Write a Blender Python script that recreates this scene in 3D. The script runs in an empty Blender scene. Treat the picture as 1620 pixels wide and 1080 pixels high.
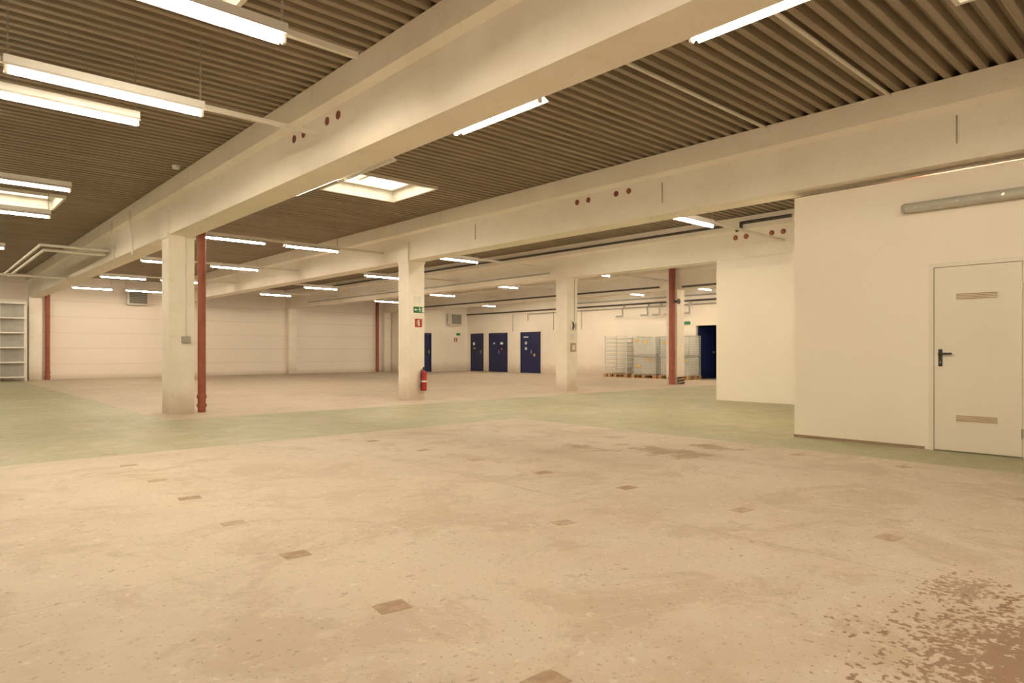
import bpy, bmesh, math, random
from mathutils import Vector, Matrix
random.seed(7)
sc = bpy.context.scene
COL = sc.collection
PI = math.pi

# ------------------------------------------------------------------ materials
def new_mat(name):
    m = bpy.data.materials.new(name); m.use_nodes = True
    nt = m.node_tree; b = nt.nodes["Principled BSDF"]
    return m, nt, b

def MX(nt, fac, a, b, blend='MIX'):
    n = nt.nodes.new('ShaderNodeMix'); n.data_type = 'RGBA'; n.blend_type = blend
    for sock, v in ((n.inputs[0], fac), (n.inputs[6], a), (n.inputs[7], b)):
        if hasattr(v, 'is_linked'): nt.links.new(v, sock)
        elif isinstance(v, (int, float)): sock.default_value = v
        else: sock.default_value = (*v, 1)
    return n.outputs[2]

def MA(nt, op, a, b=None, c=None, clamp=False):
    n = nt.nodes.new('ShaderNodeMath'); n.operation = op; n.use_clamp = clamp
    for i, v in enumerate((a, b, c)):
        if v is None: continue
        if hasattr(v, 'is_linked'): nt.links.new(v, n.inputs[i])
        else: n.inputs[i].default_value = v
    return n.outputs[0]

def NOISE(nt, vec, scale, detail=4, rough=0.55, dist=0.0):
    n = nt.nodes.new('ShaderNodeTexNoise')
    n.inputs['Scale'].default_value = scale; n.inputs['Detail'].default_value = detail
    n.inputs['Roughness'].default_value = rough; n.inputs['Distortion'].default_value = dist
    nt.links.new(vec, n.inputs['Vector']); return n.outputs['Fac']

def RAMP(nt, fac, lo, hi):
    n = nt.nodes.new('ShaderNodeMapRange'); n.interpolation_type = 'SMOOTHSTEP'
    nt.links.new(fac, n.inputs[0]); n.inputs[1].default_value = lo; n.inputs[2].default_value = hi
    return n.outputs[0]

def paint(name, c1, c2=None, rough=0.5, scale=3.0, metal=0.0, bump=0.0, bscale=60, dirt=None, grime=False):
    m, nt, b = new_mat(name)
    tc = nt.nodes.new('ShaderNodeNewGeometry').outputs['Position'] if grime else nt.nodes.new('ShaderNodeTexCoord').outputs['Object']
    if c2 is None: c2 = tuple(x*0.88 for x in c1)
    col = MX(nt, RAMP(nt, NOISE(nt, tc, scale, 3), 0.35, 0.7), c1, c2)
    if dirt:
        col = MX(nt, MA(nt, 'MULTIPLY', RAMP(nt, NOISE(nt, tc, scale*4, 5, 0.7), 0.58, 0.72), 0.45), col, dirt)
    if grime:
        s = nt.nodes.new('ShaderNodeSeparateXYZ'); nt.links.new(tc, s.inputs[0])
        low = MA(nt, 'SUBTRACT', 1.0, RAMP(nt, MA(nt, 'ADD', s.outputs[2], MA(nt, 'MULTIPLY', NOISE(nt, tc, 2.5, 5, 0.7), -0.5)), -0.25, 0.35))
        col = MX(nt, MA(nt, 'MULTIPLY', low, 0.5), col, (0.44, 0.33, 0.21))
    nt.links.new(col, b.inputs['Base Color'])
    b.inputs['Roughness'].default_value = rough; b.inputs['Metallic'].default_value = metal
    if bump:
        bn = nt.nodes.new('ShaderNodeBump'); bn.inputs['Strength'].default_value = bump; bn.inputs['Distance'].default_value = 0.01
        nt.links.new(NOISE(nt, tc, bscale, 2), bn.inputs['Height']); nt.links.new(bn.outputs[0], b.inputs['Normal'])
    return m

def emit(name, c, s):
    m, nt, b = new_mat(name)
    b.inputs['Base Color'].default_value = (*c, 1)
    b.inputs['Emission Color'].default_value = (*c, 1)
    b.inputs['Emission Strength'].default_value = s
    return m

WHITE = paint("white_wall_paint", (0.915, 0.845, 0.73), (0.88, 0.80, 0.685), 0.75, 0.8, grime=True)
SMOOTH = paint("smooth_partition_paint", (0.91, 0.84, 0.725), (0.89, 0.815, 0.70), 0.6, 0.6, bump=0.06, bscale=40)
CONC = paint("painted_concrete", (0.92, 0.855, 0.745), (0.88, 0.805, 0.685), 0.7, 1.3, bump=0.2, bscale=18, dirt=(0.75, 0.65, 0.50))
COLM = paint("painted_column", (0.92, 0.86, 0.755), (0.87, 0.80, 0.685), 0.65, 2.0, bump=0.2, bscale=18, dirt=(0.72, 0.62, 0.48), grime=True)
STEELW = paint("white_enamel", (0.84, 0.81, 0.74), (0.8, 0.76, 0.69), 0.35, 3)
RAILM = paint("cream_rail_metal", (0.80, 0.75, 0.65), (0.72, 0.67, 0.57), 0.45, 3)
GREY = paint("grey_plastic", (0.45, 0.43, 0.38), None, 0.45, 5)
DOORW = paint("cream_door_paint", (0.83, 0.775, 0.665), (0.81, 0.75, 0.64), 0.4, 1.5)
VENT = paint("vent_beige", (0.45, 0.33, 0.19), None, 0.5, 5)
BLACK = paint("black_plastic", (0.02, 0.02, 0.02), (0.035, 0.03, 0.03), 0.4, 8)
BLACKP = paint("black_pipe", (0.06, 0.05, 0.04), (0.09, 0.075, 0.055), 0.5, 5)
RED = paint("red_oxide_pipe", (0.36, 0.105, 0.07), (0.29, 0.08, 0.05), 0.6, 5)
REDD = paint("dark_red_sleeve", (0.26, 0.065, 0.045), None, 0.6, 9)
REDF = paint("rusty_pipe_flange", (0.45, 0.19, 0.12), (0.32, 0.11, 0.08), 0.7, 12)
REDX = paint("extinguisher_red", (0.42, 0.028, 0.02), (0.36, 0.022, 0.018), 0.3, 5)
REDS = paint("sign_red", (0.42, 0.04, 0.03), None, 0.4, 5)
GREENS = paint("sign_green", (0.01, 0.18, 0.06), None, 0.4, 5)
SIGNW = paint("sign_white", (0.82, 0.8, 0.75), None, 0.4, 5)
BLUE = paint("navy_door_paint", (0.008, 0.014, 0.075), (0.006, 0.011, 0.06), 0.45, 2)
BLUEF = paint("navy_frame_paint", (0.007, 0.010, 0.045), None, 0.45, 2)
DARK = paint("dark_void", (0.012, 0.01, 0.01), None, 0.9, 2)  # near-black colour stands in for the darkness inside the passage
GALV = paint("galvanised_wire", (0.70, 0.70, 0.65), (0.62, 0.62, 0.57), 0.4, 9)
WOOD = paint("pallet_wood", (0.52, 0.31, 0.15), (0.40, 0.23, 0.11), 0.8, 9)
YEL = paint("yellow_label", (0.75, 0.46, 0.07), None, 0.5, 6)
CHAINM = paint("chain_steel", (0.4, 0.36, 0.28), None, 0.4, 9, metal=0.3)
BRASS = paint("steel_handle", (0.5, 0.48, 0.42), None, 0.3, 9, metal=0.8)
FILM = paint("plastic_film", (0.90, 0.90, 0.85), (0.84, 0.84, 0.79), 0.25, 4)
FILM.node_tree.nodes["Principled BSDF"].inputs['Alpha'].default_value = 0.55
PATCHES = [paint("floor_patch_brown", (0.32, 0.215, 0.14), (0.42, 0.305, 0.205), 0.8, 16, dirt=(0.23, 0.15, 0.10)),
           paint("floor_patch_faded", (0.39, 0.28, 0.19), (0.49, 0.385, 0.275), 0.8, 20, dirt=(0.28, 0.195, 0.13))]
BASEB = paint("baseboard_brown", (0.34, 0.24, 0.15), None, 0.7, 6)
TUBE = emit("lit_tube", (1.0, 0.855, 0.645), 152.0)
TUBEF = emit("lit_tube_far", (1.0, 0.855, 0.66), 172.0)
TUBEOFF = paint("unlit_tube", (0.75, 0.74, 0.68), None, 0.3, 6)
SKY = emit("skylight_pane", (1.0, 0.95, 0.83), 4.5)
WELL = paint("skylight_curb", (0.86, 0.82, 0.73), (0.78, 0.72, 0.61), 0.6, 3, dirt=(0.55, 0.46, 0.33))
SBAR = paint("skylight_bar", (0.45, 0.38, 0.27), None, 0.6, 3)

def deck_mat():
    m, nt, b = new_mat("corrugated_deck")
    tc = nt.nodes.new('ShaderNodeTexCoord').outputs['Object']
    mp = nt.nodes.new('ShaderNodeMapping'); mp.inputs['Scale'].default_value = (0.5, 6, 6); nt.links.new(tc, mp.inputs[0])
    c = MX(nt, RAMP(nt, NOISE(nt, mp.outputs[0], 1.5, 4), 0.3, 0.7), (0.345, 0.28, 0.195), (0.255, 0.20, 0.135))
    nt.links.new(c, b.inputs['Base Color']); b.inputs['Roughness'].default_value = 0.5
    return m
DECK = deck_mat()

def panel_mat():
    m, nt, b = new_mat("panel_wall")
    tc = nt.nodes.new('ShaderNodeTexCoord').outputs['Object']
    s = nt.nodes.new('ShaderNodeSeparateXYZ'); nt.links.new(tc, s.inputs[0])
    base = MX(nt, RAMP(nt, NOISE(nt, tc, 0.5, 3), 0.3, 0.7), (0.92, 0.84, 0.745), (0.89, 0.805, 0.705))
    fr = MA(nt, 'FRACT', MA(nt, 'DIVIDE', MA(nt, 'ADD', s.outputs[2], 0.05), 0.62))
    ln = MA(nt, 'LESS_THAN', fr, 0.035)
    col = MX(nt, MA(nt, 'MULTIPLY', ln, 0.28), base, (0.45, 0.34, 0.24))
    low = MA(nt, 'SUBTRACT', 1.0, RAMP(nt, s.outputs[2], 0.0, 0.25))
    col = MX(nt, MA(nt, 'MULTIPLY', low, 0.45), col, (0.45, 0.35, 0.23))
    nt.links.new(col, b.inputs['Base Color']); b.inputs['Roughness'].default_value = 0.75
    return m
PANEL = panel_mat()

def floor_mat():
    m, nt, b = new_mat("concrete_floor")
    tc = nt.nodes.new('ShaderNodeTexCoord').outputs['Object']
    s = nt.nodes.new('ShaderNodeSeparateXYZ'); nt.links.new(tc, s.inputs[0])
    X, Y = s.outputs[0], s.outputs[1]
    NL = NOISE(nt, tc, 0.55, 6, 0.62, 0.4)
    NM = NOISE(nt, tc, 3.0, 8, 0.72)
    NB = NOISE(nt, tc, 1.3, 8, 0.75, 0.6)
    NF = NOISE(nt, tc, 14, 4, 0.65)
    NX = NOISE(nt, tc, 40, 2, 0.5)
    wob = MA(nt, 'MULTIPLY', MA(nt, 'SUBTRACT', NM, 0.5), 0.10)
    Xw = MA(nt, 'ADD', X, wob); Yw = MA(nt, 'ADD', Y, wob)
    def up(v, e): return MA(nt, 'DIVIDE', MA(nt, 'SUBTRACT', v, e), 0.04, clamp=True)
    def dn(v, e): return MA(nt, 'DIVIDE', MA(nt, 'SUBTRACT', e, v), 0.04, clamp=True)
    def AND(*a):
        r = a[0]
        for q in a[1:]: r = MA(nt, 'MULTIPLY', r, q)
        return r
    YE = 11.5
    g = MA(nt, 'MAXIMUM', MA(nt, 'MAXIMUM', AND(up(Yw, 7.95), dn(Yw, YE)), AND(up(Xw, 7.36), dn(Yw, 7.97))), AND(dn(Xw, 3.05), up(Yw, YE-.05)))
    n1 = RAMP(nt, NL, 0.32, 0.68); n2 = RAMP(nt, NM, 0.40, 0.62)
    beige = MX(nt, n1, (0.58, 0.495, 0.39), (0.49, 0.405, 0.305))
    beige = MX(nt, MA(nt, 'MULTIPLY', n2, 0.45), beige, (0.63, 0.56, 0.465))
    beige = MX(nt, MA(nt, 'MULTIPLY', RAMP(nt, NB, 0.49, 0.59), 0.55), beige, (0.43, 0.345, 0.245))
    green = MX(nt, n1, (0.385, 0.37, 0.225), (0.33, 0.315, 0.185))
    green = MX(nt, MA(nt, 'MULTIPLY', n2, 0.35), green, (0.45, 0.42, 0.29))
    gw = MA(nt, 'MULTIPLY', g, MA(nt, 'SUBTRACT', 1.0, MA(nt, 'MULTIPLY', RAMP(nt, NB, 0.50, 0.61), 0.40)))
    col = MX(nt, gw, beige, green)
    far = AND(up(Yw, YE), up(Xw, 3.05))
    col = MX(nt, MA(nt, 'MULTIPLY', far, 0.4), col, (0.57, 0.465, 0.345))
    col = MX(nt, MA(nt, 'MULTIPLY', RAMP(nt, NF, 0.635, 0.675), 0.5), col, (0.26, 0.185, 0.12))
    col = MX(nt, MA(nt, 'MULTIPLY', RAMP(nt, NX, 0.64, 0.69), 0.5), col, (0.25, 0.18, 0.12))
    col = MX(nt, MA(nt, 'MULTIPLY', RAMP(nt, MA(nt, 'SUBTRACT', 1.0, NF), 0.61, 0.67), 0.4), col, (0.74, 0.68, 0.59))
    col = MX(nt, MA(nt, 'MULTIPLY', RAMP(nt, NM, 0.625, 0.645), 0.4), col, (0.37, 0.285, 0.20))
    jw = MA(nt, 'MULTIPLY', MA(nt, 'SUBTRACT', NM, 0.5), 0.05)
    def joint(v, e, w): return MA(nt, 'LESS_THAN', MA(nt, 'ABSOLUTE', MA(nt, 'ADD', MA(nt, 'SUBTRACT', v, e), jw)), w)
    j = MA(nt, 'MAXIMUM', joint(X, 3.64, 0.005), joint(Y, 3.46, 0.0035))
    vo = nt.nodes.new('ShaderNodeTexVoronoi'); vo.feature = 'DISTANCE_TO_EDGE'; vo.inputs['Scale'].default_value = 0.35
    cv = nt.nodes.new('ShaderNodeCombineXYZ')
    nt.links.new(MA(nt, 'ADD', X, NM), cv.inputs[0]); nt.links.new(MA(nt, 'ADD', Y, MA(nt, 'MULTIPLY', NB, 1.5)), cv.inputs[1])
    nt.links.new(cv.outputs[0], vo.inputs['Vector'])
    ck = MA(nt, 'LESS_THAN', vo.outputs['Distance'], 0.0013)
    j = MA(nt, 'MAXIMUM', MA(nt, 'MULTIPLY', j, 0.42), MA(nt, 'MULTIPLY', ck, 0.45))
    col = MX(nt, j, col, (0.30, 0.22, 0.15))
    def blob(cx, cy, rx, ry, N, th, amp, w=0.09, fall=0.2):
        dx = MA(nt, 'DIVIDE', MA(nt, 'SUBTRACT', X, cx), rx); dy = MA(nt, 'DIVIDE', MA(nt, 'SUBTRACT', Y, cy), ry)
        d = MA(nt, 'SQRT', MA(nt, 'ADD', MA(nt, 'MULTIPLY', dx, dx), MA(nt, 'MULTIPLY', dy, dy)))
        f = MA(nt, 'SUBTRACT', N, MA(nt, 'MULTIPLY', d, fall))
        return MA(nt, 'MULTIPLY', RAMP(nt, f, th, th+w), amp)
    # oily smudge (streaks) and rusty spill in the bare concrete
    for a in ((6.15, 4.15, 0.38, 0.85, NM, 0.34, 0.6), (6.8, 4.05, 0.25, 0.35, NM, 0.32, 0.6), (5.7, 5.0, 0.25, 0.5, NM, 0.37, 0.45), (6.6, 5.4, 0.25, 0.5, NM, 0.38, 0.4)):
        col = MX(nt, blob(*a), col, (0.24, 0.14, 0.075))
    mixn = MA(nt, 'ADD', MA(nt, 'MULTIPLY', NF, 0.45), MA(nt, 'ADD', MA(nt, 'MULTIPLY', NX, 0.40), MA(nt, 'MULTIPLY', NM, 0.15)))
    col = MX(nt, blob(2.95, 0.42, 0.50, 0.36, mixn, 0.37, 0.8, 0.05, 0.10), col, (0.225, 0.12, 0.07))
    col = MX(nt, blob(3.6, 0.85, 0.28, 0.16, mixn, 0.39, 0.6, 0.05, 0.12), col, (0.225, 0.12, 0.07))
    nt.links.new(col, b.inputs['Base Color'])
    r = MA(nt, 'SUBTRACT', MA(nt, 'ADD', 0.56, MA(nt, 'MULTIPLY', n2, 0.2)), MA(nt, 'MULTIPLY', g, 0.12))
    nt.links.new(r, b.inputs['Roughness'])
    b.inputs['Specular IOR Level'].default_value = 0.3
    bn = nt.nodes.new('ShaderNodeBump'); bn.inputs['Strength'].default_value = 0.18; bn.inputs['Distance'].default_value = 0.01
    nt.links.new(NF, bn.inputs['Height']); nt.links.new(bn.outputs[0], b.inputs['Normal'])
    return m
FLOOR = floor_mat()

# ------------------------------------------------------------------ geometry helpers
def abox(bm, x0, x1, y0, y1, z0, z1):
    v = [bm.verts.new(p) for p in ((x0,y0,z0),(x1,y0,z0),(x1,y1,z0),(x0,y1,z0),(x0,y0,z1),(x1,y0,z1),(x1,y1,z1),(x0,y1,z1))]
    for f in ((0,3,2,1),(4,5,6,7),(0,1,5,4),(1,2,6,5),(2,3,7,6),(3,0,4,7)): bm.faces.new([v[i] for i in f])

def acyl(bm, p0, p1, r, seg=12, r2=None):
    p0, p1 = Vector(p0), Vector(p1); d = p1 - p0
    M = Matrix.Translation((p0+p1)/2) @ d.to_track_quat('Z', 'Y').to_matrix().to_4x4()
    bmesh.ops.create_cone(bm, cap_ends=True, segments=seg, radius1=r, radius2=r if r2 is None else r2, depth=d.length, matrix=M)

def apipe(bm, pts, r, seg=10):
    for a, b in zip(pts, pts[1:]): acyl(bm, a, b, r, seg)
    for p in pts[1:-1]: bmesh.ops.create_uvsphere(bm, u_segments=seg, v_segments=8, radius=r*1.02, matrix=Matrix.Translation(p))

def aprism(bm, prof, axis, a, b):
    P = (lambda u, w, t: (u, t, w)) if axis == 'Y' else (lambda u, w, t: (t, u, w))
    va = [bm.verts.new(P(u, w, a)) for u, w in prof]; vb = [bm.verts.new(P(u, w, b)) for u, w in prof]
    n = len(prof)
    for i in range(n): bm.faces.new((va[i], va[(i+1) % n], vb[(i+1) % n], vb[i]))
    bm.faces.new(va); bm.faces.new(vb)

def mesh_of(name, bm, mat, smooth=False, bevel=0.0):
    if bevel:
        bmesh.ops.bevel(bm, geom=[e for e in bm.edges], offset=bevel, segments=2, affect='EDGES', clamp_overlap=True)
    bmesh.ops.recalc_face_normals(bm, faces=bm.faces)
    me = bpy.data.meshes.new(name); bm.to_mesh(me); bm.free()
    me.materials.append(mat)
    if smooth:
        for p in me.polygons: p.use_smooth = True
        try: me.set_sharp_from_angle(angle=math.radians(40))
        except Exception: pass
    return me

def obj(name, me, loc=(0,0,0), parent=None, rot=None, **props):
    o = bpy.data.objects.new(name, me); COL.objects.link(o); o.location = loc
    if rot: o.rotation_euler = rot
    if parent: o.parent = parent
    for k, v in props.items(): o[k] = v
    return o

def bx(name, b, mat, parent=None, bevel=0.0, **props):
    x0,x1,y0,y1,z0,z1 = b
    c = ((x0+x1)/2, (y0+y1)/2, z0)
    bm = bmesh.new(); abox(bm, x0-c[0], x1-c[0], y0-c[1], y1-c[1], 0, z1-z0)
    return obj(name, mesh_of(name, bm, mat, bevel=bevel), c, parent, **props)

def S(name, boxes, mat):
    bm = bmesh.new()
    for b in boxes: abox(bm, *b)
    return obj(name, mesh_of(name, bm, mat), kind="structure")

# ------------------------------------------------------------------ shell
X0, X1, Y0, Y1 = -7.0, 23.0, -4.0, 31.0
H = 4.2; ZC = 4.02
PT = 3.065
DY0, DY1 = 1.46, 2.35
bm = bmesh.new(); abox(bm, X0-.2, X1+1.6, Y0-.2, Y1+.2, -0.2, 0.0)
obj("floor", mesh_of("floor", bm, FLOOR), kind="structure", label="worn beige concrete floor with sage green painted lanes", category="floor")
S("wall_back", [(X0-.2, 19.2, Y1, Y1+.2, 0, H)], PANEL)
S("wall_jog", [(19.2, 19.35, 29.0, Y1, 0, H)], WHITE)
S("wall_far", [(19.35, X1, 29.0, 29.2, 0, H)], WHITE)
S("wall_right", [(X1, X1+.2, Y0, 13.55, 0, H), (X1, X1+.2, 14.5, 29.2, 0, H), (X1, X1+.2, 13.55, 14.5, 2.1, H)], WHITE)
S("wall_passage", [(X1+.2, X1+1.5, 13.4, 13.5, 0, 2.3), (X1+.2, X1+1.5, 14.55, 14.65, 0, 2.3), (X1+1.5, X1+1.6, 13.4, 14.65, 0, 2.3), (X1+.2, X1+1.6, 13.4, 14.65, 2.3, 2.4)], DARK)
S("wall_left", [(X0-.2, X0, Y0, Y1, 0, H)], WHITE)
S("wall_front", [(X0-.2, X1+.2, Y0-.2, Y0, 0, H)], WHITE)
S("wall_partition", [(8.45, 8.57, Y0, DY0, 0, PT), (8.45, 8.57, DY1, 3.88, 0, PT), (8.45, 8.57, DY0, DY1, 2.07, PT), (8.57, 13.4, 3.76, 3.88, 0, PT)], SMOOTH)
S("wall_inner", [(13.46, 13.9, 3.9, 7.96, 0, 3.125), (13.9, X1, 7.8, 7.96, 0, ZC)], SMOOTH)
S("baseboard_partition", [(8.435, 8.45, DY1+.05, 3.88, 0, 0.03), (8.435, 8.45, Y0, DY0-.05, 0, 0.03)], BASEB)

SKYS = [(0.9, 2.05, 4.8, 6.08), (0.6, 2.2, 14.88, 16.32), (5.4, 6.95, 9.6, 11.04), (5.0, 6.45, 0.16, 1.6), (10.3, 11.9, 9.6, 11.04)]
bm = bmesh.new(); p = 0.16; n = int(round((Y1-Y0)/p))+1
XA, XB = X0-.1, X1+.1
for i in range(n):
    y = Y0 + i*p
    cuts = sorted([(a, b) for a, b, c, d in SKYS if y+p > c+1e-3 and y < d-1e-3])
    iv = []; x = XA
    for a, b in cuts: iv.append((x, a)); x = b
    iv.append((x, XB))
    prof = [(0, 0), (.008, -.005), (.062, -.005), (.07, 0), (.088, .08), (.142, .08), (.16, 0)]
    for a, b in iv:
        for (u0, w0), (u1, w1) in zip(prof, prof[1:]):
            bm.faces.new([bm.verts.new(q) for q in ((a, y+u0, ZC+w0), (b, y+u0, ZC+w0), (b, y+u1, ZC+w1), (a, y+u1, ZC+w1))])
me = bpy.data.meshes.new("ceiling"); bm.to_mesh(me); bm.free(); me.materials.append(DECK)
obj("ceiling", me, kind="structure", label="corrugated brown sheet-metal roof deck", category="ceiling")

for i, (a, b, c, d) in enumerate(SKYS):
    r = obj("window_%d" % (i+1), None, ((a+b)/2, (c+d)/2, ZC-.055), kind="structure", label="rooflight with pale curb and glowing pane", category="skylight")
    hx, hy = (b-a)/2, (d-c)/2
    hh = .40
    bm = bmesh.new(); t = .04
    abox(bm, -hx, -hx+t, -hy, hy, 0, hh); abox(bm, hx-t, hx, -hy, hy, 0, hh)
    abox(bm, -hx+t, hx-t, -hy, -hy+t, 0, hh); abox(bm, -hx+t, hx-t, hy-t, hy, 0, hh)
    obj("curb", mesh_of("curb", bm, WELL), (0,0,0), r)
    bm = bmesh.new(); f = .13
    for q in ((-hx+t, -hx+f, -hy+t, hy-t), (hx-f, hx-t, -hy+t, hy-t), (-hx+f, hx-f, -hy+t, -hy+f), (-hx+f, hx-f, hy-f, hy-t)): abox(bm, *q, hh-.20, hh-.175)
    obj("ledge", mesh_of("ledge", bm, WELL), (0,0,0), r)
    bm = bmesh.new(); abox(bm, -hx+t, hx-t, -.03, .03, hh-.10, hh-.05); abox(bm, -.03, .03, -hy+t, hy-t, hh-.10, hh-.05)
    obj("glazing_bar", mesh_of("glazing_bar", bm, SBAR), (0,0,0), r)
    bm = bmesh.new(); abox(bm, -hx+t, hx-t, -hy+t, hy-t, hh-.04, hh-.01)
    obj("pane", mesh_of("pane", bm, SKY), (0,0,0), r)

# ------------------------------------------------------------------ beams & columns
BX = [3.56, 8.50, 13.68, 19.0]
for i, x in enumerate(BX):
    t = ZC-.006-3.13
    prof = [(-.2, 0), (.2, 0), (.2, .56), (.28, .61), (.28, t), (-.28, t), (-.28, .61), (-.2, .56)]
    bm = bmesh.new(); aprism(bm, prof, 'Y', Y0, Y1)
    o = obj("concrete_beam", mesh_of("concrete_beam", bm, CONC), (x, 0, 3.13), label="long white-painted concrete roof beam with stepped top flange", category="beam", group="roof beams")
    for yy in (7.5, 7.25, 6.67, 6.42):
        bm = bmesh.new()
        if i != 2: acyl(bm, (-.206, 0, 0), (-.15, 0, 0), .045, 20)
        else: acyl(bm, (-.21, 0, 0), (-.15, 0, 0), .058, 10); acyl(bm, (-.24, 0, 0), (-.15, 0, 0), .03, 14)
        obj("pipe_sleeve", mesh_of("pipe_sleeve", bm, REDD if i != 2 else REDF), (0, yy, .46), o, label="dark red round pipe sleeve" if i != 2 else "rusty ragged pipe flange")

CY = 12.55
def column(x, y0, label, w=.21, top=3.53):
    bm = bmesh.new()
    abox(bm, -w, w, 0, .42, 0, 3.13)
    for sx in (-1, 1):
        a, b = sorted((sx*.2, sx*(w+.025))); abox(bm, a, b, 0, .42, 3.08, top)
    return obj("concrete_column", mesh_of("concrete_column", bm, COLM), (x, y0, 0), label=label, category="column", group="concrete columns")
column(BX[0], CY, "white-painted square concrete column beside a red downpipe")
column(BX[1], CY, "white-painted square concrete column with exit sign and extinguisher")
column(BX[2], CY, "white-painted square concrete column with wall phone")
column(BX[3], CY, "white-painted square concrete column with hazard-striped foot")
for x in BX:
    bm = bmesh.new(); abox(bm, -.2, .2, -.3, 0, 0, 3.13)
    obj("concrete_column", mesh_of("concrete_column", bm, COLM), (x-.05 if x > 18 else x, Y1, 0), label="white-painted concrete pier against the panelled wall", category="column", group="wall piers")

def pipe_thing(name, pts, r, mat, label, cat="pipe", group=None, flanges=()):
    o0 = Vector(pts[0]); bm = bmesh.new()
    apipe(bm, [tuple(Vector(q)-o0) for q in pts], r, 14)
    for q, ax in flanges:
        q = Vector(q)-o0; a = Vector(ax)*.03; acyl(bm, q-a, q+a, r*1.22, 16)
    pr = dict(label=label, category=cat)
    if group: pr['group'] = group
    return obj(name, mesh_of(name, bm, mat, smooth=True), tuple(o0), **pr)

Z = (0, 0, 1)
def downpipe(x, y, r=.068):
    return pipe_thing("downpipe", [(x, y, 0), (x, y, ZC-.01)], r, RED, "red-oxide painted vertical downpipe with collars", group="red downpipes",
        flanges=[((x, y, .12), Z), ((x, y, .28), Z)])
downpipe(3.912, CY+.06); downpipe(3.95, Y1-.2, .08); downpipe(BX[3]-.62, Y1-.2, .08)
xx = 18.61
pipe_thing("downpipe", [(xx, CY+.08, 0), (xx, CY+.08, ZC-.01)], .105, RED, "thick red-oxide downpipe beside the column", group="red downpipes", flanges=[((xx, CY+.08, .2), Z)])
bm = bmesh.new(); acyl(bm, (0,-.0,0), (0,-.14,0), .035, 12); acyl(bm, (0,-.15,0), (0,-.17,0), .09, 16); acyl(bm, (-.15, -.05, 0), (.0, -.05, 0), .04, 12)
obj("pipe_valve", mesh_of("pipe_valve", bm, BLACKP, smooth=True), (xx, CY-.025, 2.72), label="black shut-off valve on the red downpipe", category="valve")

bm = bmesh.new(); abox(bm, -.2, .2, -.02, 0, 0, .24)
hz = obj("column_guard", mesh_of("column_guard", bm, BLACK), (BX[3], CY, 0.0), label="black and yellow striped guard at column foot", category="column guard")
for k in range(2):
    bm = bmesh.new(); z0 = .03+k*.1
    bm.faces.new([bm.verts.new(q) for q in ((-.2,-.022,z0),(.2,-.022,z0+.04),(.2,-.022,z0+.08),(-.2,-.022,z0+.04))])
    obj("stripe", mesh_of("stripe", bm, WOOD), (0,0,0), hz)

# ------------------------------------------------------------------ luminaires
def lum_meshes(L):
    d = {}
    h = L/2
    bm = bmesh.new(); abox(bm, -h, h, -.035, .035, .065, .13); d['housing'] = mesh_of("housing", bm, STEELW)
    bm = bmesh.new()
    for s in (-1, 1):
        aprism(bm, [(s*.035, .068), (s*.105, .028), (s*.105, .022), (s*.033, .06)], 'X', -h+.01, h-.01)
    abox(bm, -h+.01, h-.01, -.034, .034, .058, .064)
    d['reflector'] = mesh_of("reflector", bm, STEELW)
    for k, mt in (('tube', TUBE), ('tube_far', TUBEF), ('tube_off', TUBEOFF)):
        bm = bmesh.new(); acyl(bm, (-h+.03, 0, 0.015), (h-.03, 0, 0.015), .019, 8)
        d[k] = mesh_of("tube", bm, mt, smooth=True)
    bm = bmesh.new(); abox(bm, -.012, .012, -.022, .022, -.01, .06); d['lamp_holder'] = mesh_of("lamp_holder", bm, STEELW, bevel=.003)
    return d
def chain_mesh(n):
    bm = bmesh.new(); R, r = .014, .0032
    for k in range(n):
        z = k*.033 + .014; ring = []
        for i in range(8):
            a = 2*PI*i/8; c = Vector((math.cos(a)*R*.6, 0, z+math.sin(a)*R*1.38)); nrm = Vector((math.cos(a), 0, math.sin(a)))
            q = []
            for j in range(5):
                t = 2*PI*j/5; v = c + nrm*(math.cos(t)*r) + Vector((0, math.sin(t)*r, 0))
                if k % 2: v = Vector((v.y, v.x, v.z))
                q.append(bm.verts.new(v))
            ring.append(q)
        for i in range(8):
            for j in range(5):
                bm.faces.new((ring[i][j], ring[(i+1) % 8][j], ring[(i+1) % 8][(j+1) % 5], ring[i][(j+1) % 5]))
    return mesh_of("suspension_chain", bm, CHAINM)
ZT = 3.30
CH = chain_mesh(18)
LM = {}
def luminaire(cx, y, L=1.5, rot=0.0, lit='tube', z=ZT):
    if L not in LM: LM[L] = lum_meshes(L)
    d = LM[L]
    r = obj("fluorescent_light", None, (cx, y, z), rot=(0, 0, rot), category="ceiling light", group="ceiling strip lights",
            label="unlit fluorescent strip light with white reflector" if lit == 'tube_off' else "lit fluorescent strip light with white reflector hung on chains")
    obj("housing", d['housing'], (0,0,0), r); obj("reflector", d['reflector'], (0,0,0), r)
    obj("tube", d[lit], (0,0,0), r)
    for s in (-1, 1):
        obj("lamp_holder", d['lamp_holder'], (s*(L/2-.018), 0, 0), r)
        obj("suspension_chain", CH, (s*(L/2-.03), 0, ZC-z-.592), r)
    return r
def rail(x0, x1, y, z=ZT+.13):
    bm = bmesh.new(); abox(bm, 0, x1-x0, -.02, .02, 0, .045)
    return obj("mounting_rail", mesh_of("mounting_rail", bm, RAILM), (x0, y+.057, z-.045), label="cream metal mounting rail carrying strip lights", category="mounting rail", group="light mounting rails")

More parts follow.
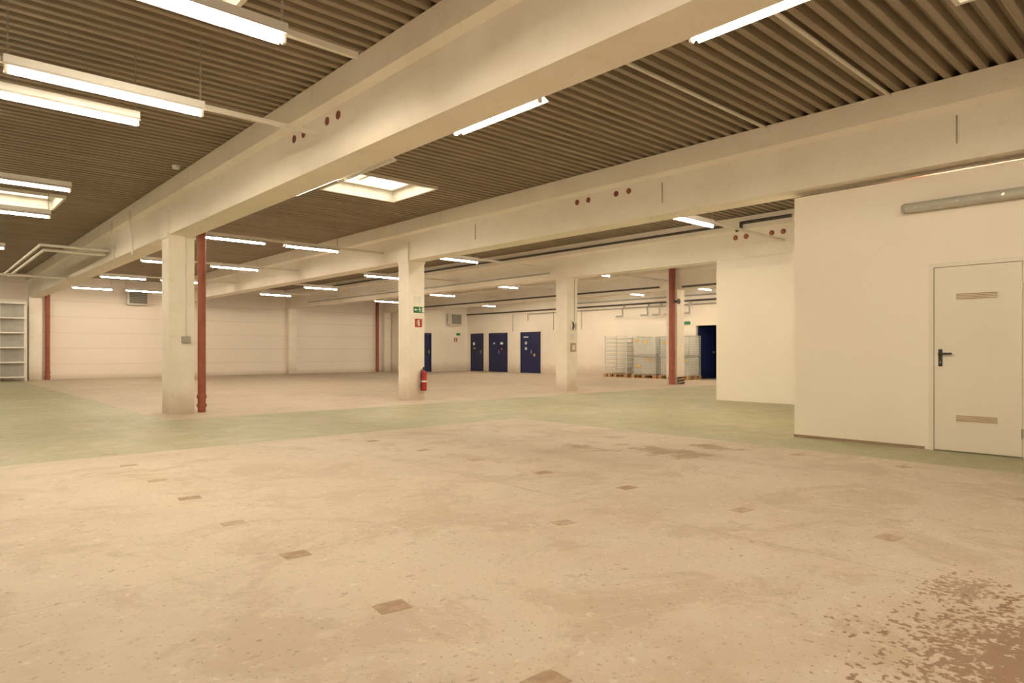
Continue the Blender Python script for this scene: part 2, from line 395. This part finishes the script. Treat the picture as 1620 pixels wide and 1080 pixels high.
for cx, y in ((1.25, 4.6), (1.3, 6.55), (0.92, 7.25), (0.92, 10.9), (1.0, 13.3), (0.8, 18.0), (0.8, 23.0), (0.8, 28.0), (1.2, 0.9), (0.6, -2.0)):  # far rows are out of frame, added to give this bay light
    luminaire(cx, y, 1.5, lit='tube' if y < 15 else 'tube_far')
rail(-0.4, 2.6, 4.6); rail(-0.4, 3.2, 6.55)
for y in (0, 5, 10, 15, 20, 25): luminaire(-4.0, y, 1.5)
for y in (13.6, 18.2, 22.9, 27.5):
    luminaire(4.85, y, 1.25, lit='tube_far'); luminaire(6.5, y, 1.25, lit='tube_far')
    rail(BX[0]+.2, BX[1]-.2, y)
for y0, y1, lit in ((1.4, 2.65, 'tube'), (4.15, 5.4, 'tube'), (6.65, 7.85, 'tube_off'), (7.95, 9.1, 'tube'), (-1.6, -.3, 'tube')):
    luminaire(4.12 if y0 < 7.9 else 4.02, (y0+y1)/2, 1.25, rot=PI/2, lit=lit)
bm = bmesh.new(); abox(bm, -.02, .02, 0, 11.0, 0, .045)
obj("mounting_rail", mesh_of("mounting_rail", bm, RAILM), (4.03, 1.6, ZT+.10), label="long cream metal rail running beside the beam", category="mounting rail", group="light mounting rails")
for cx, y in ((10.0, 6.35), (9.95, 12.9), (10.6, 17.4), (10.85, 22.0), (10.8, 25.8)):
    luminaire(cx, y, 1.25, lit='tube_far'); rail(BX[1]+.2, BX[2]-.2, y)
for cx, y in ((14.75, 12.6), (15.3, 17.2), (15.8, 21.5), (16.0, 26.0)):
    luminaire(cx, y, 1.25, lit='tube_far'); rail(BX[2]+.2, BX[3]-.2 if y > 13 else 18.4, y)
for y in (10.5, 13.0, 16.0, 20.0, 25.0): luminaire(21.0, y, 1.25, lit='tube_far')
for x, y in ((8.95, 5.4), (8.95, 8.2), (8.95, 10.6), (8.95, 19.5), (8.95, 2.0), (14.12, 9.6), (14.12, 14.6), (19.45, 10.5), (19.45, 18.5), (19.45, 23.5)):  # unseen lamps added behind the beams to brighten inner wall and far bays
    luminaire(x, y, 1.25, rot=PI/2, lit='tube_far', z=3.36)

# ------------------------------------------------------------------ pipes, conduits
pipe_thing("pipe", [(13.36, 7.75, 3.86), (13.36, 26.0, 3.86)], .03, BLACKP, "long black service pipe running below the deck", group="service pipes")
pipe_thing("pipe", [(13.35, 6.2, 3.87), (13.35, 7.3, 3.87), (13.35, 7.3, 3.75), (13.35, 7.42, 3.72)], .035, BLACKP, "short black insulated pipe on the beam", group="service pipes")
pipe_thing("pipe", [(22.9, 9.5, 3.1), (22.9, 28.9, 3.1)], .035, BLACKP, "dark pipe along the white wall", group="service pipes")
pipe_thing("pipe", [(22.9, 9.5, 2.95), (22.9, 24.0, 2.95), (22.9, 24.0, 2.6)], .025, GREY, "thin grey pipe along the white wall", group="service pipes")
pipe_thing("pipe", [(22.9, 9.5, 3.3), (22.9, 22.0, 3.3), (22.9, 22.0, 3.6)], .03, GREY, "grey pipe along the white wall", group="service pipes")
pipe_thing("pipe", [(22.9, 12.0, 3.7), (22.9, 28.9, 3.7)], .04, BLACKP, "dark pipe high on the white wall", group="service pipes")
pipe_thing("pipe", [(18.70, 8.1, 3.2), (18.70, 12.3, 3.2)], .03, BLACKP, "dark pipe along the beam side", group="service pipes")
pipe_thing("pipe", [(18.70, 13.2, 3.25), (18.70, 28.5, 3.25)], .03, BLACKP, "dark pipe along the beam side", group="service pipes")
pipe_thing("pipe", [(13.42, 13.2, 3.3), (13.42, 28.5, 3.3)], .022, GREY, "thin grey pipe along the beam side", group="service pipes")
pipe_thing("pipe", [(9.2, -3.9, 3.22), (9.2, 3.5, 3.22)], .05, RED, "red pipe running above the partition", group="service pipes")
pipe_thing("conduit", [(5.05, 4.15, ZC-.03), (8.21, 4.15, ZC-.03)], .022, RAILM, "cream conduit fixed under the roof deck", group="deck conduits")
pipe_thing("conduit", [(5.2, 2.68, ZC-.03), (8.21, 2.68, ZC-.03)], .02, RAILM, "cream conduit fixed under the roof deck", group="deck conduits")
for dy, z in ((0, 3.36), (.35, 3.30)):
    pipe_thing("pipe", [(3.35, 17.2+dy, z), (2.08+dy*.3, 17.2+dy, z), (2.08+dy*.3, 24.5, z)], .03, RAILM, "white heating pipe with a right-angle bend", group="white heating pipes")
pipe_thing("pipe", [(1.0, 22.5, 3.17), (3.35, 22.5, 3.17)], .035, RAILM, "white heating pipe crossing to the beam", group="white heating pipes")
for y in (14.9, 16.5):
    pipe_thing("conduit", [(3.26, y, 3.9), (3.26, y, 3.55), (3.34, y+.15, 3.35), (3.34, y+.15, 3.05)], .012, RAILM, "thin white conduit drop on the beam", group="beam conduits")
pipe_thing("conduit", [(3.62, CY-.012, 1.36), (3.62, CY-.012, 3.12)], .009, RAILM, "thin conduit running up the column", group="column conduits")
bx("switch_box", (3.55, 3.69, CY-.06, CY, 1.24, 1.36), GREY, bevel=.006, label="small grey electrical switch box on the column", category="switch box")
for k, yy in enumerate((14.6, 15.4, 16.0, 16.6, 17.9)):
    pipe_thing("pipe", [(22.84, yy, 3.04), (22.7, yy, 2.9), (22.7, yy, 2.6), (22.7, yy+.35, 2.6)], .035, GREY, "grey pipe branch with bends", group="pipe branches")
for yy in (20.5, 22.3, 25.2):
    pipe_thing("conduit", [(22.98, yy, 2.1), (22.98, yy, 3.0)], .018, GREY, "thin grey cable drop on the wall", group="cable drops")
for yy, zt in ((5.8, 3.6), (2.05, 3.62), (10.2, 3.6)):
    pipe_thing("wire_hook", [(8.292, yy, zt), (8.292, yy, zt-.3)], .006, CHAINM, "thin rusty wire hook hanging on the beam", "hook", "beam hooks")
bm = bmesh.new(); acyl(bm, (0,0,-.045), (0,0,0), .05, 20, .06)
obj("smoke_detector", mesh_of("smoke_detector", bm, STEELW, smooth=True), (3.12, 11.3, ZC-.005), label="small round white smoke detector on the deck", category="smoke detector")

# ------------------------------------------------------------------ unit heaters
def heater(x, y, z, rot, label):
    r = obj("unit_heater", None, (x, y, z), rot=(0,0,rot), label=label, category="air heater", group="unit heaters")
    bm = bmesh.new(); abox(bm, -.38, .38, -.15, .15, 0, .6); obj("body", mesh_of("body", bm, STEELW, bevel=.01), (0,0,0), r)
    bm = bmesh.new()
    for k in range(7): 
        aprism(bm, [(-.17, .05+k*.073), (-.15, .09+k*.073), (-.15, .10+k*.073), (-.175, .06+k*.073)], 'X', -.33, .33)
    obj("louvre", mesh_of("louvre", bm, GREY), (0,0,0), r)
    bm = bmesh.new(); abox(bm, -.33, .33, -.153, -.15, .04, .56); obj("grille", mesh_of("grille", bm, BLACKP), (0,0,0), r)
    for s in (-.3, .3):
        bm = bmesh.new(); abox(bm, s-.02, s+.02, .15, .32, .3, .34)
        obj("bracket", mesh_of("bracket", bm, GREY), (0,0,0), r)
heater(7.0, 30.68, 3.0, 0, "white wall-hung unit heater with louvres")
heater(21.9, 28.68, 2.5, 0, "white wall-hung unit heater beside the corner")

# ------------------------------------------------------------------ partition door
d = obj("door_1", None, (8.45, (DY0+DY1)/2, 0), kind="structure", label="cream steel door with two vent grilles and black lever", category="door")
hw = (DY1-DY0)/2
bm = bmesh.new()
abox(bm, -.02, .1, -hw, -hw+.045, 0, 2.07); abox(bm, -.02, .1, hw-.045, hw, 0, 2.07); abox(bm, -.02, .1, -hw+.045, hw-.045, 2.025, 2.07)
obj("frame", mesh_of("frame", bm, DOORW), (0,0,0), d)
bm = bmesh.new(); abox(bm, -.012, .03, -hw+.05, hw-.05, .012, 2.02); obj("leaf", mesh_of("leaf", bm, DOORW, bevel=.003), (0,0,0), d)
for z in (1.69, .37):
    bm = bmesh.new(); abox(bm, -.017, -.012, -.2, .2, z-.038, z+.038); v = obj("vent", mesh_of("vent", bm, DOORW), (0,0,0), d, label="slotted tan ventilation grille")
    for k in range(4):
        bm = bmesh.new(); abox(bm, -.021, -.0171, -.185, .185, z-.030+k*.017, z-.020+k*.017)
        obj("slot", mesh_of("slot", bm, VENT), (0,0,0), v)
hr = obj("handle", None, (-.012, hw-.11, 1.02), d, label="black lever handle on long backplate")
bm = bmesh.new(); abox(bm, -.008, 0, -.02, .02, -.09, .1); obj("backplate", mesh_of("backplate", bm, BLACK, bevel=.003), (0,0,0), hr)
bm = bmesh.new(); acyl(bm, (0, 0, .05), (-.05, 0, .05), .01); acyl(bm, (-.05, .008, .05), (-.05, -.12, .05), .011); obj("lever", mesh_of("lever", bm, BLACK, smooth=True), (0,0,0), hr)
bm = bmesh.new(); acyl(bm, (-.009, 0, -.045), (-.007, 0, -.045), .008); obj("keyhole", mesh_of("keyhole", bm, BRASS), (0,0,0), hr)
for z in (.25, 1.75):
    bm = bmesh.new(); acyl(bm, (-.02, -hw+.05, z-.05), (-.02, -hw+.05, z+.05), .01); obj("hinge", mesh_of("hinge", bm, BRASS), (0,0,0), d)

w = obj("wall_light", None, (8.38, 1.85, 2.67), label="grey sealed strip light mounted on the partition", category="wall light")
bm = bmesh.new(); acyl(bm, (0, -.72, .045), (0, .72, .045), .056, 16); obj("diffuser", mesh_of("diffuser", bm, paint("grey_diffuser", (0.50, 0.48, 0.41), None, 0.25, 4), smooth=True), (0,0,0), w)
bm = bmesh.new(); abox(bm, .005, .065, -.72, .72, .0, .095); obj("base", mesh_of("base", bm, GREY), (0,0,0), w)
for s in (-1, 1):
    bm = bmesh.new(); acyl(bm, (0, s*.72, .045), (0, s*.755, .045), .06, 16, .046); obj("end_cap", mesh_of("end_cap", bm, GREY, smooth=True), (0,0,0), w)
for s in (-.6, -.2, .2, .6):
    bm = bmesh.new(); abox(bm, -.061, .05, s-.012, s+.012, .03, .055); obj("clip", mesh_of("clip", bm, BRASS), (0,0,0), w)

# ------------------------------------------------------------------ blue doors
def bluedoor(n, cx, cy, wd, axis, double, signs):
    r = obj("door_%d" % n, None, (cx, cy, 0), rot=(0,0, -PI/2 if axis == 'X' else 0), kind="structure", label="dark navy blue steel door with small notices", category="door")
    h = wd/2
    bm = bmesh.new(); abox(bm, -h-.05, -h, -.05, 0, 0, 2.05); abox(bm, h, h+.05, -.05, 0, 0, 2.05); abox(bm, -h, h, -.05, 0, 2.0, 2.05)
    obj("frame", mesh_of("frame", bm, BLUEF), (0,0,0), r)
    lv = [(-h, -.003), (.003, h)] if double else [(-h, h)]
    for a, b in lv:
        bm = bmesh.new(); abox(bm, a, b, -.035, -.002, .01, 1.995); l = obj("leaf", mesh_of("leaf", bm, BLUE), (0,0,0), r)
    bm = bmesh.new(); x = (.08 if double else h-.1); abox(bm, x-.02, x+.02, -.045, -.035, .95, 1.15); acyl(bm, (x, -.07, 1.05), (x-.1 if not double else x+.1, -.07, 1.05), .01); acyl(bm, (x, -.04, 1.05), (x, -.075, 1.05), .01)
    obj("handle", mesh_of("handle", bm, BRASS), (0,0,0), r)
    for sx, sz, sw, sh, mt in signs:
        bm = bmesh.new()
        if mt == 'o': acyl(bm, (sx, -.035, sz), (sx, -.04, sz), sw, 20); mt = SIGNW
        else: abox(bm, sx-sw, sx+sw, -.04, -.035, sz-sh, sz+sh)
        obj("notice", mesh_of("notice", bm, mt), (0,0,0), r)
bluedoor(2, X1, 23.9, 1.3, 'X', True, [(-.3, 1.8, .17, .03, SIGNW), (-.3, 1.5, .08, .08, 'o'), (-.3, 1.22, .08, .08, 'o'), (.3, .9, .06, .07, YEL)])
bluedoor(3, X1, 26.35, 1.35, 'X', True, [(.3, 1.5, .10, .06, SIGNW), (.3, 1.2, .06, .06, REDS), (-.3, 1.5, .06, .04, SIGNW)])
bluedoor(4, X1, 28.1, .95, 'X', False, [(-.25, 1.5, .09, .08, SIGNW), (-.2, 1.25, .09, .03, YEL)])
bluedoor(5, 20.05, 29.0, .9, 'Y', False, [])
r = obj("door_6", None, (X1+.12, 14.48, 0), rot=(0,0,-.25), kind="structure", label="open dark blue door in a dark passage", category="door")
bm = bmesh.new(); abox(bm, 0, .85, -.04, 0, .01, 2.05); obj("leaf", mesh_of("leaf", bm, BLUE), (0,0,0), r)
bm = bmesh.new(); abox(bm, .75, .8, -.09, -.04, 1.0, 1.1); obj("handle", mesh_of("handle", bm, BRASS), (0,0,0), r)

# ------------------------------------------------------------------ signs
def poly(bm, pts, y):
    bm.faces.new([bm.verts.new((a, y, b)) for a, b in pts])
def exit_sign(x, y, z, w=.30, h=.13):
    r = obj("exit_sign", None, (x, y, z), label="green emergency exit sign with running man and arrow", category="exit sign")
    bm = bmesh.new(); abox(bm, -w/2, w/2, -.006, 0, 0, h); obj("panel", mesh_of("panel", bm, GREENS), (0,0,0), r)
    Yp = -.0075; c = h/2
    bm = bmesh.new()
    poly(bm, [(-.13, c), (-.09, c+.03), (-.09, c+.01), (-.04, c+.01), (-.04, c-.01), (-.09, c-.01), (-.09, c-.03)], Yp)
    obj("arrow", mesh_of("arrow", bm, SIGNW), (0,0,0), r)
    bm = bmesh.new()
    bmesh.ops.create_circle(bm, cap_ends=True, segments=14, radius=.011, matrix=Matrix.Translation((.012, Yp, c+.042)) @ Matrix.Rotation(PI/2, 4, 'X'))
    poly(bm, [(.005, c+.028), (.03, c+.028), (.042, c-.012), (.022, c-.012)], Yp)
    poly(bm, [(.005, c+.028), (-.02, c+.01), (-.016, c+.003), (.01, c+.018)], Yp)
    poly(bm, [(.03, c+.028), (.055, c+.01), (.051, c+.003), (.03, c+.016)], Yp)
    poly(bm, [(.022, c-.01), (.0, c-.025), (.004, c-.05), (.013, c-.05), (.01, c-.03), (.034, c-.012)], Yp)
    poly(bm, [(.03, c-.01), (.042, c-.012), (.05, c-.035), (.07, c-.045), (.066, c-.054), (.042, c-.042)], Yp)
    obj("running_man", mesh_of("running_man", bm, SIGNW), (0,0,0), r)
    bm = bmesh.new(); poly(bm, [(.085, c-.055), (.135, c-.055), (.135, c+.055), (.085, c+.055)], Yp)
    obj("doorway", mesh_of("doorway", bm, SIGNW), (0,0,0), r)
def fire_sign(x, y, z, w=.17):
    r = obj("fire_extinguisher_sign", None, (x, y, z), label="red square sign with white extinguisher pictogram", category="safety sign")
    bm = bmesh.new(); abox(bm, -w/2, w/2, -.006, 0, 0, w); obj("panel", mesh_of("panel", bm, REDS), (0,0,0), r)
    bm = bmesh.new(); k = w/.2; Yp = -.0075
    poly(bm, [(-.02*k, .03*k), (.03*k, .03*k), (.03*k, .12*k), (.015*k, .14*k), (-.005*k, .14*k), (-.02*k, .12*k)], Yp)
    poly(bm, [(-.005*k, .142*k), (.02*k, .142*k), (.02*k, .16*k), (.05*k, .175*k), (.045*k, .182*k), (-.03*k, .165*k), (-.05*k, .12*k), (-.055*k, .06*k), (-.045*k, .06*k), (-.038*k, .12*k), (-.02*k, .152*k)], Yp)
    obj("pictogram", mesh_of("pictogram", bm, SIGNW), (0,0,0), r)
exit_sign(8.56, CY, 1.96, .28, .14)
fire_sign(8.55, CY, 1.64, .19)
bx("notice", (8.44, 8.62, CY-.005, CY, 2.18, 2.34), SIGNW, label="small white paper notice on the column", category="notice")
bx("notice", (8.40, 8.5, CY-.005, CY, 2.40, 2.45), SIGNW, label="narrow white paper label on the column", category="notice")
fire_sign(22.2, 29.0, 1.6, .22)
bx("notice", (19.5, 19.58, 28.995, 29.0, 1.6, 1.8), SIGNW, label="white paper notice on the wall", category="notice")
bx("exit_sign_plate", (22.25, 22.5, 28.99, 29.0, 1.95, 2.08), GREENS, label="small green exit plate on the wall", category="exit sign")
bx("exit_sign_plate", (22.985, 23.0, 14.75, 15.05, 2.15, 2.28), GREENS, label="small green exit plate above the dark doorway", category="exit sign")

e = obj("fire_extinguisher", None, (8.62, CY-.1, .2), label="red fire extinguisher hung on the column", category="fire extinguisher")
bm = bmesh.new()
prof = [(.06, 0), (.075, .015), (.075, .38), (.068, .41), (.045, .44), (.025, .455), (.022, .47)]
rings = [[bm.verts.new((r_*math.cos(2*PI*i/24), r_*math.sin(2*PI*i/24), z_)) for i in range(24)] for r_, z_ in prof]
for a, b in zip(rings, rings[1:]):
    for i in range(24): bm.faces.new((a[i], a[(i+1) % 24], b[(i+1) % 24], b[i]))
bm.faces.new(rings[0]); bm.faces.new(rings[-1])
obj("cylinder", mesh_of("cylinder", bm, REDX, smooth=True), (0,0,0), e)
bm = bmesh.new(); acyl(bm, (0,0,.2), (0,0,.235), .0765, 24); obj("label_band", mesh_of("label_band", bm, SIGNW, smooth=True), (0,0,0), e, label="white printed band")
bm = bmesh.new(); abox(bm, -.015, .07, -.012, .012, .49, .505); abox(bm, -.015, .08, -.012, .012, .53, .54); acyl(bm, (0,0,.46), (0,0,.54), .016, 12); obj("lever", mesh_of("lever", bm, BLACK), (0,0,0), e)
bm = bmesh.new(); apipe(bm, [(-.01,0,.5), (-.06,-.02,.49), (-.09,-.03,.4), (-.092,-.03,.15)], .01, 8); acyl(bm, (-.092,-.03,.15), (-.092,-.03,.06), .018, 10, .012); obj("hose", mesh_of("hose", bm, BLACK, smooth=True), (0,0,0), e)
bm = bmesh.new(); abox(bm, -.02, .02, .07, .1, .3, .46); obj("bracket", mesh_of("bracket", bm, GREY), (0,0,0), e)

t = obj("wall_phone", None, (BX[2]+.02, CY, 1.68), label="pale wall phone box with black handset on column", category="telephone")
bm = bmesh.new(); abox(bm, -.1, .1, -.06, 0, 0, .26); obj("body", mesh_of("body", bm, RAILM, bevel=.01), (0,0,0), t)
bm = bmesh.new(); apipe(bm, [(-.06,-.07,.02), (-.06,-.09,.12), (-.06,-.07,.22)], .018, 8); obj("handset", mesh_of("handset", bm, BLACK, smooth=True), (0,0,0), t)
bm = bmesh.new(); abox(bm, -.02, .07, -.065, -.06, .06, .18); obj("keypad", mesh_of("keypad", bm, GREY), (0,0,0), t)
r = bx("notice_box", (BX[2]-.07, BX[2]+.13, CY-.03, CY, 1.08, 1.32), VENT, bevel=.004, label="small brown framed box on column", category="switch box")
bm = bmesh.new(); abox(bm, -.06, .06, -.02, -.016, .05, .19); obj("window_pane", mesh_of("window_pane", bm, SIGNW), (0,0,0), r)
bx("notice", (BX[2]-.06, BX[2]+.08, CY-.005, CY, 1.42, 1.58), SIGNW, label="pale paper notice on the column", category="notice")
pipe_thing("conduit", [(BX[2]+.08, CY-.012, 1.96), (BX[2]+.08, CY-.012, 3.1)], .009, GREY, "thin grey conduit running up the column", group="column conduits")

# ------------------------------------------------------------------ shelf rack
def rack(x0, x1, y0, y1, h):
    r = obj("shelf_rack", None, ((x0+x1)/2, (y0+y1)/2, 0), label="white metal shelving rack with empty shelves", category="shelving", group="empty racks")
    hx, hy = (x1-x0)/2, (y1-y0)/2
    for sx in (-1, 1):
        for sy in (-1, 1):
            bm = bmesh.new(); abox(bm, sx*hx-.02, sx*hx+.02, sy*hy-.02, sy*hy+.02, 0, h); obj("post", mesh_of("post", bm, STEELW), (0,0,0), r)
    bm = bmesh.new(); abox(bm, -hx+.02, hx-.02, hy-.012, hy, .12, h-.05); obj("back_panel", mesh_of("back_panel", bm, GREY), (0,0,0), r)
    for k in range(6):
        z = .12 + k*(h-.2)/5
        bm = bmesh.new(); abox(bm, -hx+.02, hx-.02, -hy, hy-.014, z, z+.045); obj("shelf", mesh_of("shelf", bm, STEELW), (0,0,0), r)
rack(2.42, 3.2, 30.0, 30.45, 2.9)
rack(1.3, 2.36, 30.0, 30.45, 2.9)

# ------------------------------------------------------------------ pallets & mesh boxes
def pallet(cx, cy, L):
    r = obj("pallet", None, (cx, cy, 0), label="worn wooden pallet under wire mesh boxes", category="pallet", group="wooden pallets")
    for k in range(5):
        bm = bmesh.new(); abox(bm, -.42+k*.18, -.30+k*.18, -L/2, L/2, .12, .14); obj("deck_board", mesh_of("deck_board", bm, WOOD), (0,0,0), r)
    for a in (-.37, 0, .37):
        bm = bmesh.new(); abox(bm, a-.05, a+.05, -L/2, L/2, 0, .02); obj("runner", mesh_of("runner", bm, WOOD), (0,0,0), r)
        for b in (-L/2+.07, 0, L/2-.07):
            bm = bmesh.new(); abox(bm, a-.05, a+.05, b-.07, b+.07, .02, .12); obj("block", mesh_of("block", bm, WOOD), (0,0,0), r)
def wire_panel(bm, p, u, v, nu, nv, r=.005):
    p, u, v = Vector(p), Vector(u), Vector(v)
    for i in range(nu+1): 
        a = p+u*(i/nu); acyl(bm, a, a+v, r if 0 < i < nu else r*2.8, 4)
    for j in range(nv+1):
        a = p+v*(j/nv); acyl(bm, a, a+u, r if 0 < j < nv else r*2.8, 4)
def meshbox(cx, cy, L, z0, h, labels):
    r = obj("wire_mesh_box", None, (cx, cy, z0), label="galvanised wire mesh box with clear liner and yellow tags", category="wire cage", group="wire mesh boxes")
    for nm, p, u, v, nu in (("side_panel", (-.38,-L/2,.015), (0,L,0), (0,0,h), 14), ("side_panel", (.38,-L/2,.015), (0,L,0), (0,0,h), 14), ("end_panel", (-.38,-L/2,.015), (.76,0,0), (0,0,h), 9), ("end_panel", (-.38,L/2,.015), (.76,0,0), (0,0,h), 9), ("base_panel", (-.38,-L/2,0.015), (.76,0,0), (0,L,0), 9)):
        bm = bmesh.new(); wire_panel(bm, p, u, v, nu, 8); obj(nm, mesh_of(nm, bm, GALV), (0,0,0), r)
    bm = bmesh.new(); q = L/2-.04; abox(bm, -.34, .34, -q, q, .04, h-.03)
    obj("liner", mesh_of("liner", bm, FILM), (0,0,0), r, label="translucent pale plastic liner")
    for a, b in labels:
        bm = bmesh.new(); abox(bm, -.405, -.399, a-.09, a+.09, b-.04, b+.05); obj("tag", mesh_of("tag", bm, YEL), (0,0,0), r, label="yellow tag")
px = 22.3
pallet(px, 17.65, 1.2); pallet(px, 16.2, 1.2); pallet(px, 14.78, 1.4)
meshbox(px, 16.2, 1.15, .142, .74, [(-.3, .6), (.25, .35)]); meshbox(px, 16.2, 1.15, .915, .74, [(-.1, .55), (.35, .6)])
meshbox(px, 14.78, 1.36, .142, .74, [(.3, .3), (-.45, .6)]); meshbox(px, 14.78, 1.36, .915, .74, [(.4, .5), (-.4, .3)])
r = obj("wire_shelf_stack", None, (px, 17.65, .142), label="stack of wire shelves with grey corner posts", category="wire shelving")
for sx in (-.38, .38):
    for sy in (-.56, .56):
        bm = bmesh.new(); abox(bm, sx-.015, sx+.015, sy-.015, sy+.015, 0, 1.6); obj("post", mesh_of("post", bm, GALV), (0,0,0), r)
for k in range(9):
    bm = bmesh.new(); wire_panel(bm, (-.38,-.56,.08+k*.175), (.76,0,0), (0,1.12,0), 10, 8, .006)
    wire_panel(bm, (-.38,-.56,.08+k*.175), (0,1.12,0), (0,0,.07), 10, 1, .004)
    obj("shelf", mesh_of("shelf", bm, GALV), (0,0,0), r)

# ------------------------------------------------------------------ floor patches
pts = [(1.57, 1.56), (1.54, 2.46), (1.55, 3.44), (1.54, 4.34), (1.56, 5.30), (1.57, 6.20), (1.57, 7.20), (1.6, 8.15),
       (4.28, 1.40), (4.27, 2.33), (4.28, 3.33), (4.25, 4.25), (4.25, 5.21), (4.24, 6.12), (4.2, 7.15),
       (6.1, 1.08), (7.0, 2.16), (6.98, 3.17), (3.11, 2.93)]
for x, y in pts:
    bm = bmesh.new()
    sx, sy = random.uniform(.070, .084), random.uniform(.052, .062)
    J = lambda: random.uniform(-.002, .002)
    ring = []
    cs = [(-sx, -sy), (sx, -sy), (sx, sy), (-sx, sy)]
    for (ax, ay), (bx_, by_) in zip(cs, cs[1:]+cs[:1]):
        for t in (0, .33, .66): ring.append((ax+(bx_-ax)*t+J(), ay+(by_-ay)*t+J()))
    n = len(ring)
    va = [bm.verts.new((a, b, 0)) for a, b in ring]; vb = [bm.verts.new((a*.98, b*.98, .0015)) for a, b in ring]
    bm.faces.new(va); bm.faces.new(vb)
    for i in range(n): bm.faces.new((va[i], va[(i+1) % n], vb[(i+1) % n], vb[i]))
    obj("floor_patch", mesh_of("floor_patch", bm, PATCHES[random.random() > .45]), (x, y, 0), rot=(0,0,random.uniform(-.22,-.02)), label="small worn brown rectangular patch in the concrete floor", category="floor patch", group="floor patches")

# ------------------------------------------------------------------ camera, world, view
cam = bpy.data.cameras.new("camera"); co = bpy.data.objects.new("camera", cam); COL.objects.link(co)
cam.sensor_width = 36; cam.lens = 36*1050/1620; cam.shift_y = 15/1620; cam.clip_end = 200
co.location = (0, 0, 1.1); co.rotation_euler = (PI/2, 0, -math.radians(42.29))
sc.camera = co
w = bpy.data.worlds.new("world"); sc.world = w; w.use_nodes = True
w.node_tree.nodes["Background"].inputs[0].default_value = (0.6, 0.55, 0.45, 1); w.node_tree.nodes["Background"].inputs[1].default_value = 0.3
sc.view_settings.view_transform = 'Standard'
